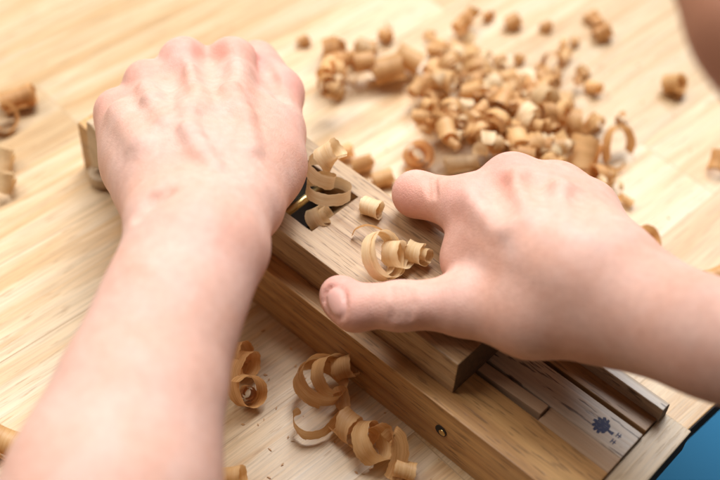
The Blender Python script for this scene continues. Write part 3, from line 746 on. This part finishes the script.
# ---- right side
shave('round glossy curl touching the wrist of the spread hand', coil(at(643, 240, 7), TOV+.5*RV+.3*UPV, 7.5, 4.6, 1.5, 1.5, 8, 0.0), 'shaving_warm')
shave('brown curl at the right edge just above the forearm', coil(at(717, 276, 4), RV+.4*UPV, 4.6, 3.6, 1.2, 1.5, 9, 0.6), 'shaving_warm')
shave('orange upright curl at the right edge halfway up', coil(at(720, 160, 6), UPV+.3*RV, 5, 4, 1.3, 2, 9, 0.6), 'shaving_warm')
shave('lone pale curl with dark inside on the bare table near the second person', coil(at(674, 84, 6), RV*.8+TOV*.7, 6.4, 3.4, 1.6, 1.5, 9, 0.6), 'shaving')
shave('large pale orange tube shaving leaning at the right end of the heap', coil(at(583, 153, 9), UPV*.9+.25*RV, 7.6, 6.2, 1.5, 1.0, 15, 0.0), 'shaving')
shave('tall open arch of shaving standing right of the large orange tube',
      free([at(606, 162, 5), at(607, 140, 12), at(614, 127, 15), at(626, 128, 13), at(631, 142, 8), at(628, 152, 3)], [RV*.6+TOV]*6, 6, 80), 'shaving_warm')
shave('slender curved strip under the tall open arch', free([at(604, 158, 3), at(608, 167, 2), at(618, 170, 2), at(625, 164, 4)], [TOV+UPV]*4, 3, 40), 'shaving')
shave('big smooth orange cone of shaving at the left end of the heap', coil(at(388, 70, 9), RV+.25*UPV, 8.0, 5.4, 1.2, 1.6, 15, 2.0), 'shaving')
shave('wide orange shell of shaving right of the big orange cone', coil(at(408, 60, 9), RV*.8-.4*UPV, 7.2, 5.4, 0.9, 0.8, 13, 2.0), 'shaving')
shave('tall twisted shaving at the top of the heap near the upper edge', spring([(0, at(458, 30, 6), RV+UPV, 4, 6), (1, at(464, 22, 7), RV+UPV, 4.2, 6), (2, at(474, 12, 7), RV+UPV, 3.5, 5)], 6, 90), 'shaving_warm')
for x, y, sz, lab in ((304, 41, 5, 'single brown chip on bare table right of the fist'), (546, 26, 5, 'tiny chip near the top edge, above the right part of the heap'), (513, 22, 7, 'short bent chip near the top edge right of the tall twisted shaving'),
                      (592, 17, 6, 'left of the two small curls at the top right of the heap'), (602, 32, 8, 'taller of the two small curls at the top right of the heap'), (597, 22, 5, 'small flake lying on the two curls at the top right of the heap')):
    shave(lab, coil(at(x, y, sz*0.5), RV+.5*UPV, sz*0.6, sz*0.45, 1.1, 1.0, sz*1.1, x), 'shaving_warm')

# ---- the heap: a dozen kinds of curl, copied
rng = random.Random(11)
kinds = []
for i in range(24):
    r0 = rng.uniform(3.2, 6.6); tn = rng.choice((0.6, 0.8, 1.0, 1.3, 1.6, 2.3)); w = rng.uniform(4.0, 8.5)
    pts, wd = coil((0, 0, 0), (1, 0, 0), r0, r0*rng.uniform(0.4, 0.85), tn, rng.uniform(0.5, 3.2), w, rng.uniform(0, 6), rnd=rng, wob=0.1, shear=rng.uniform(-0.25, 0.25))
    m_ = ('shaving', 'shaving_warm', 'shaving_pale', 'shaving')[i % 4]
    o = ribbon('wood_shaving', pts, wd, 0.28, M[m_]); kinds.append([o, r0, False, ('half open' if tn < 0.9 else 'ring shaped' if tn < 1.4 else 'tightly rolled'), ('yellowish', 'orange brown', 'pale', 'yellowish')[i % 4]])
placed = []
def drop(x, y, sc=1.0, z=None, lab=None, grp='shavings in the blurred heap'):
    k = rng.choice(kinds)
    o = k[0] if not k[2] else k[0].copy()
    if k[2]: COL.objects.link(o)
    k[2] = True
    r = k[1]*sc; p = at(x, y, 0)
    zz = r if z is None else z
    if z is None:
        for (q, rq, zq) in placed:
            d = math.hypot(q[0]-p[0], q[1]-p[1])
            if d < (r+rq)*0.62: zz = max(zz, min(zq+(r+rq)*0.5, 20))
        p = at(x, y, zz)
    placed.append((p, r, zz))
    o.location = Vector(p)*S; o.scale = (sc,)*3
    o.rotation_euler = (rng.uniform(0, 6.28), rng.uniform(-0.5, 0.5), rng.uniform(0, 6.28))
    size = 'tiny' if r < 2.6 else 'small' if r < 4.2 else 'larger'
    if lab is None:
        lab = ('against the back of the spread hand' if y > 140 else 'at the left end of the heap' if x < 440 else 'at the right end of the heap' if x > 550
               else 'along the far edge of the heap' if y < 70 else 'on top of the heap' if zz > r*1.6 else 'at the bottom of the heap')
    tag(o, f'{size} {k[4]} {k[3]} shaving {lab}', 'wood shaving', grp)
    return o
def inside(x, y, poly):
    c = False; j = len(poly)-1
    for i in range(len(poly)):
        (a, b), (c_, d) = poly[i], poly[j]
        if (b > y) != (d > y) and x < (c_-a)*(y-b)/(d-b)+a: c = not c
        j = i
    return c
heap = [(432, 130), (406, 95), (420, 78), (432, 48), (470, 44), (492, 66), (530, 70), (552, 62), (566, 100), (592, 118), (590, 150), (612, 188), (600, 190), (560, 168), (500, 148), (450, 144)]
cnt = 0
while cnt < 235:
    x, y = rng.uniform(400, 622), rng.uniform(40, 195)
    if inside(x, y, heap) and all(math.hypot(x-a, y-b) > r for a, b, r in ((417, 155, 24), (462, 163, 20), (583, 155, 20), (617, 140, 15))): drop(x, y, rng.uniform(0.48, 1.0) if rng.random() < .78 else rng.uniform(1.0, 1.35)); cnt += 1
left = [(318, 88), (330, 52), (352, 36), (376, 44), (372, 62), (352, 84), (330, 96)]
cnt = 0
while cnt < 22:
    x, y = rng.uniform(315, 378), rng.uniform(34, 98)
    if inside(x, y, left): drop(x, y, rng.uniform(0.8, 1.2), lab='in the loose cluster left of the heap', grp='shavings in the loose left cluster'); cnt += 1
for x, y, sc in ((386, 36, .8), (390, 24, .5), (430, 35, .8), (440, 44, .9), (470, 40, .9), (486, 68, .8), (500, 60, .7), (520, 58, .8), (552, 62, .9), (566, 56, 1), (563, 44, .6), (575, 42, .6), (582, 72, .7), (578, 80, .5), (594, 88, .8), (598, 122, .8),
                 (616, 186, .8), (625, 200, .8), (622, 118, .6), (488, 16, .5), (540, 66, .5), (610, 175, .6)):
    drop(x, y, sc, lab='lying loose ' + ('beyond the far rim of the heap' if y < 75 else 'off the right rim of the heap'), grp='stray shavings around the heap')

# ---- fine crumbs of wood on the table
bm = bmesh.new()
for i in range(230):
    u = rng.random()
    if u < 0.5: x, y = rng.gauss(500, 75), rng.gauss(110, 48)
    elif u < 0.8: x, y = rng.uniform(230, 480), rng.uniform(330, 480)
    else: x, y = rng.uniform(300, 700), rng.uniform(10, 260)
    p = at(x, y, 0)
    l, c = p@LV, p@CV
    if -120 < l < 163 and -58 < c < 2 or (p[:2]-e0[:2])@np.array([-math.sin(tdir), math.cos(tdir)]) < 2: continue
    a = rng.uniform(0, 6.28); L_ = rng.uniform(0.25, 0.95); W_ = L_*rng.uniform(0.25, 0.6); h_ = rng.uniform(0.15, 0.4)
    ca, sa = math.cos(a), math.sin(a)
    q = [(p[0]+ca*dx*L_-sa*dy*W_, p[1]+sa*dx*L_+ca*dy*W_) for dx, dy in ((-1, -0.6), (0.3, -1), (1, 0.2), (-0.2, 1))]
    prism(bm, q, 0.02, h_, 2)
cr = from_bm('wood_crumbs', bm, M['shaving']); tag(cr, kind='stuff')
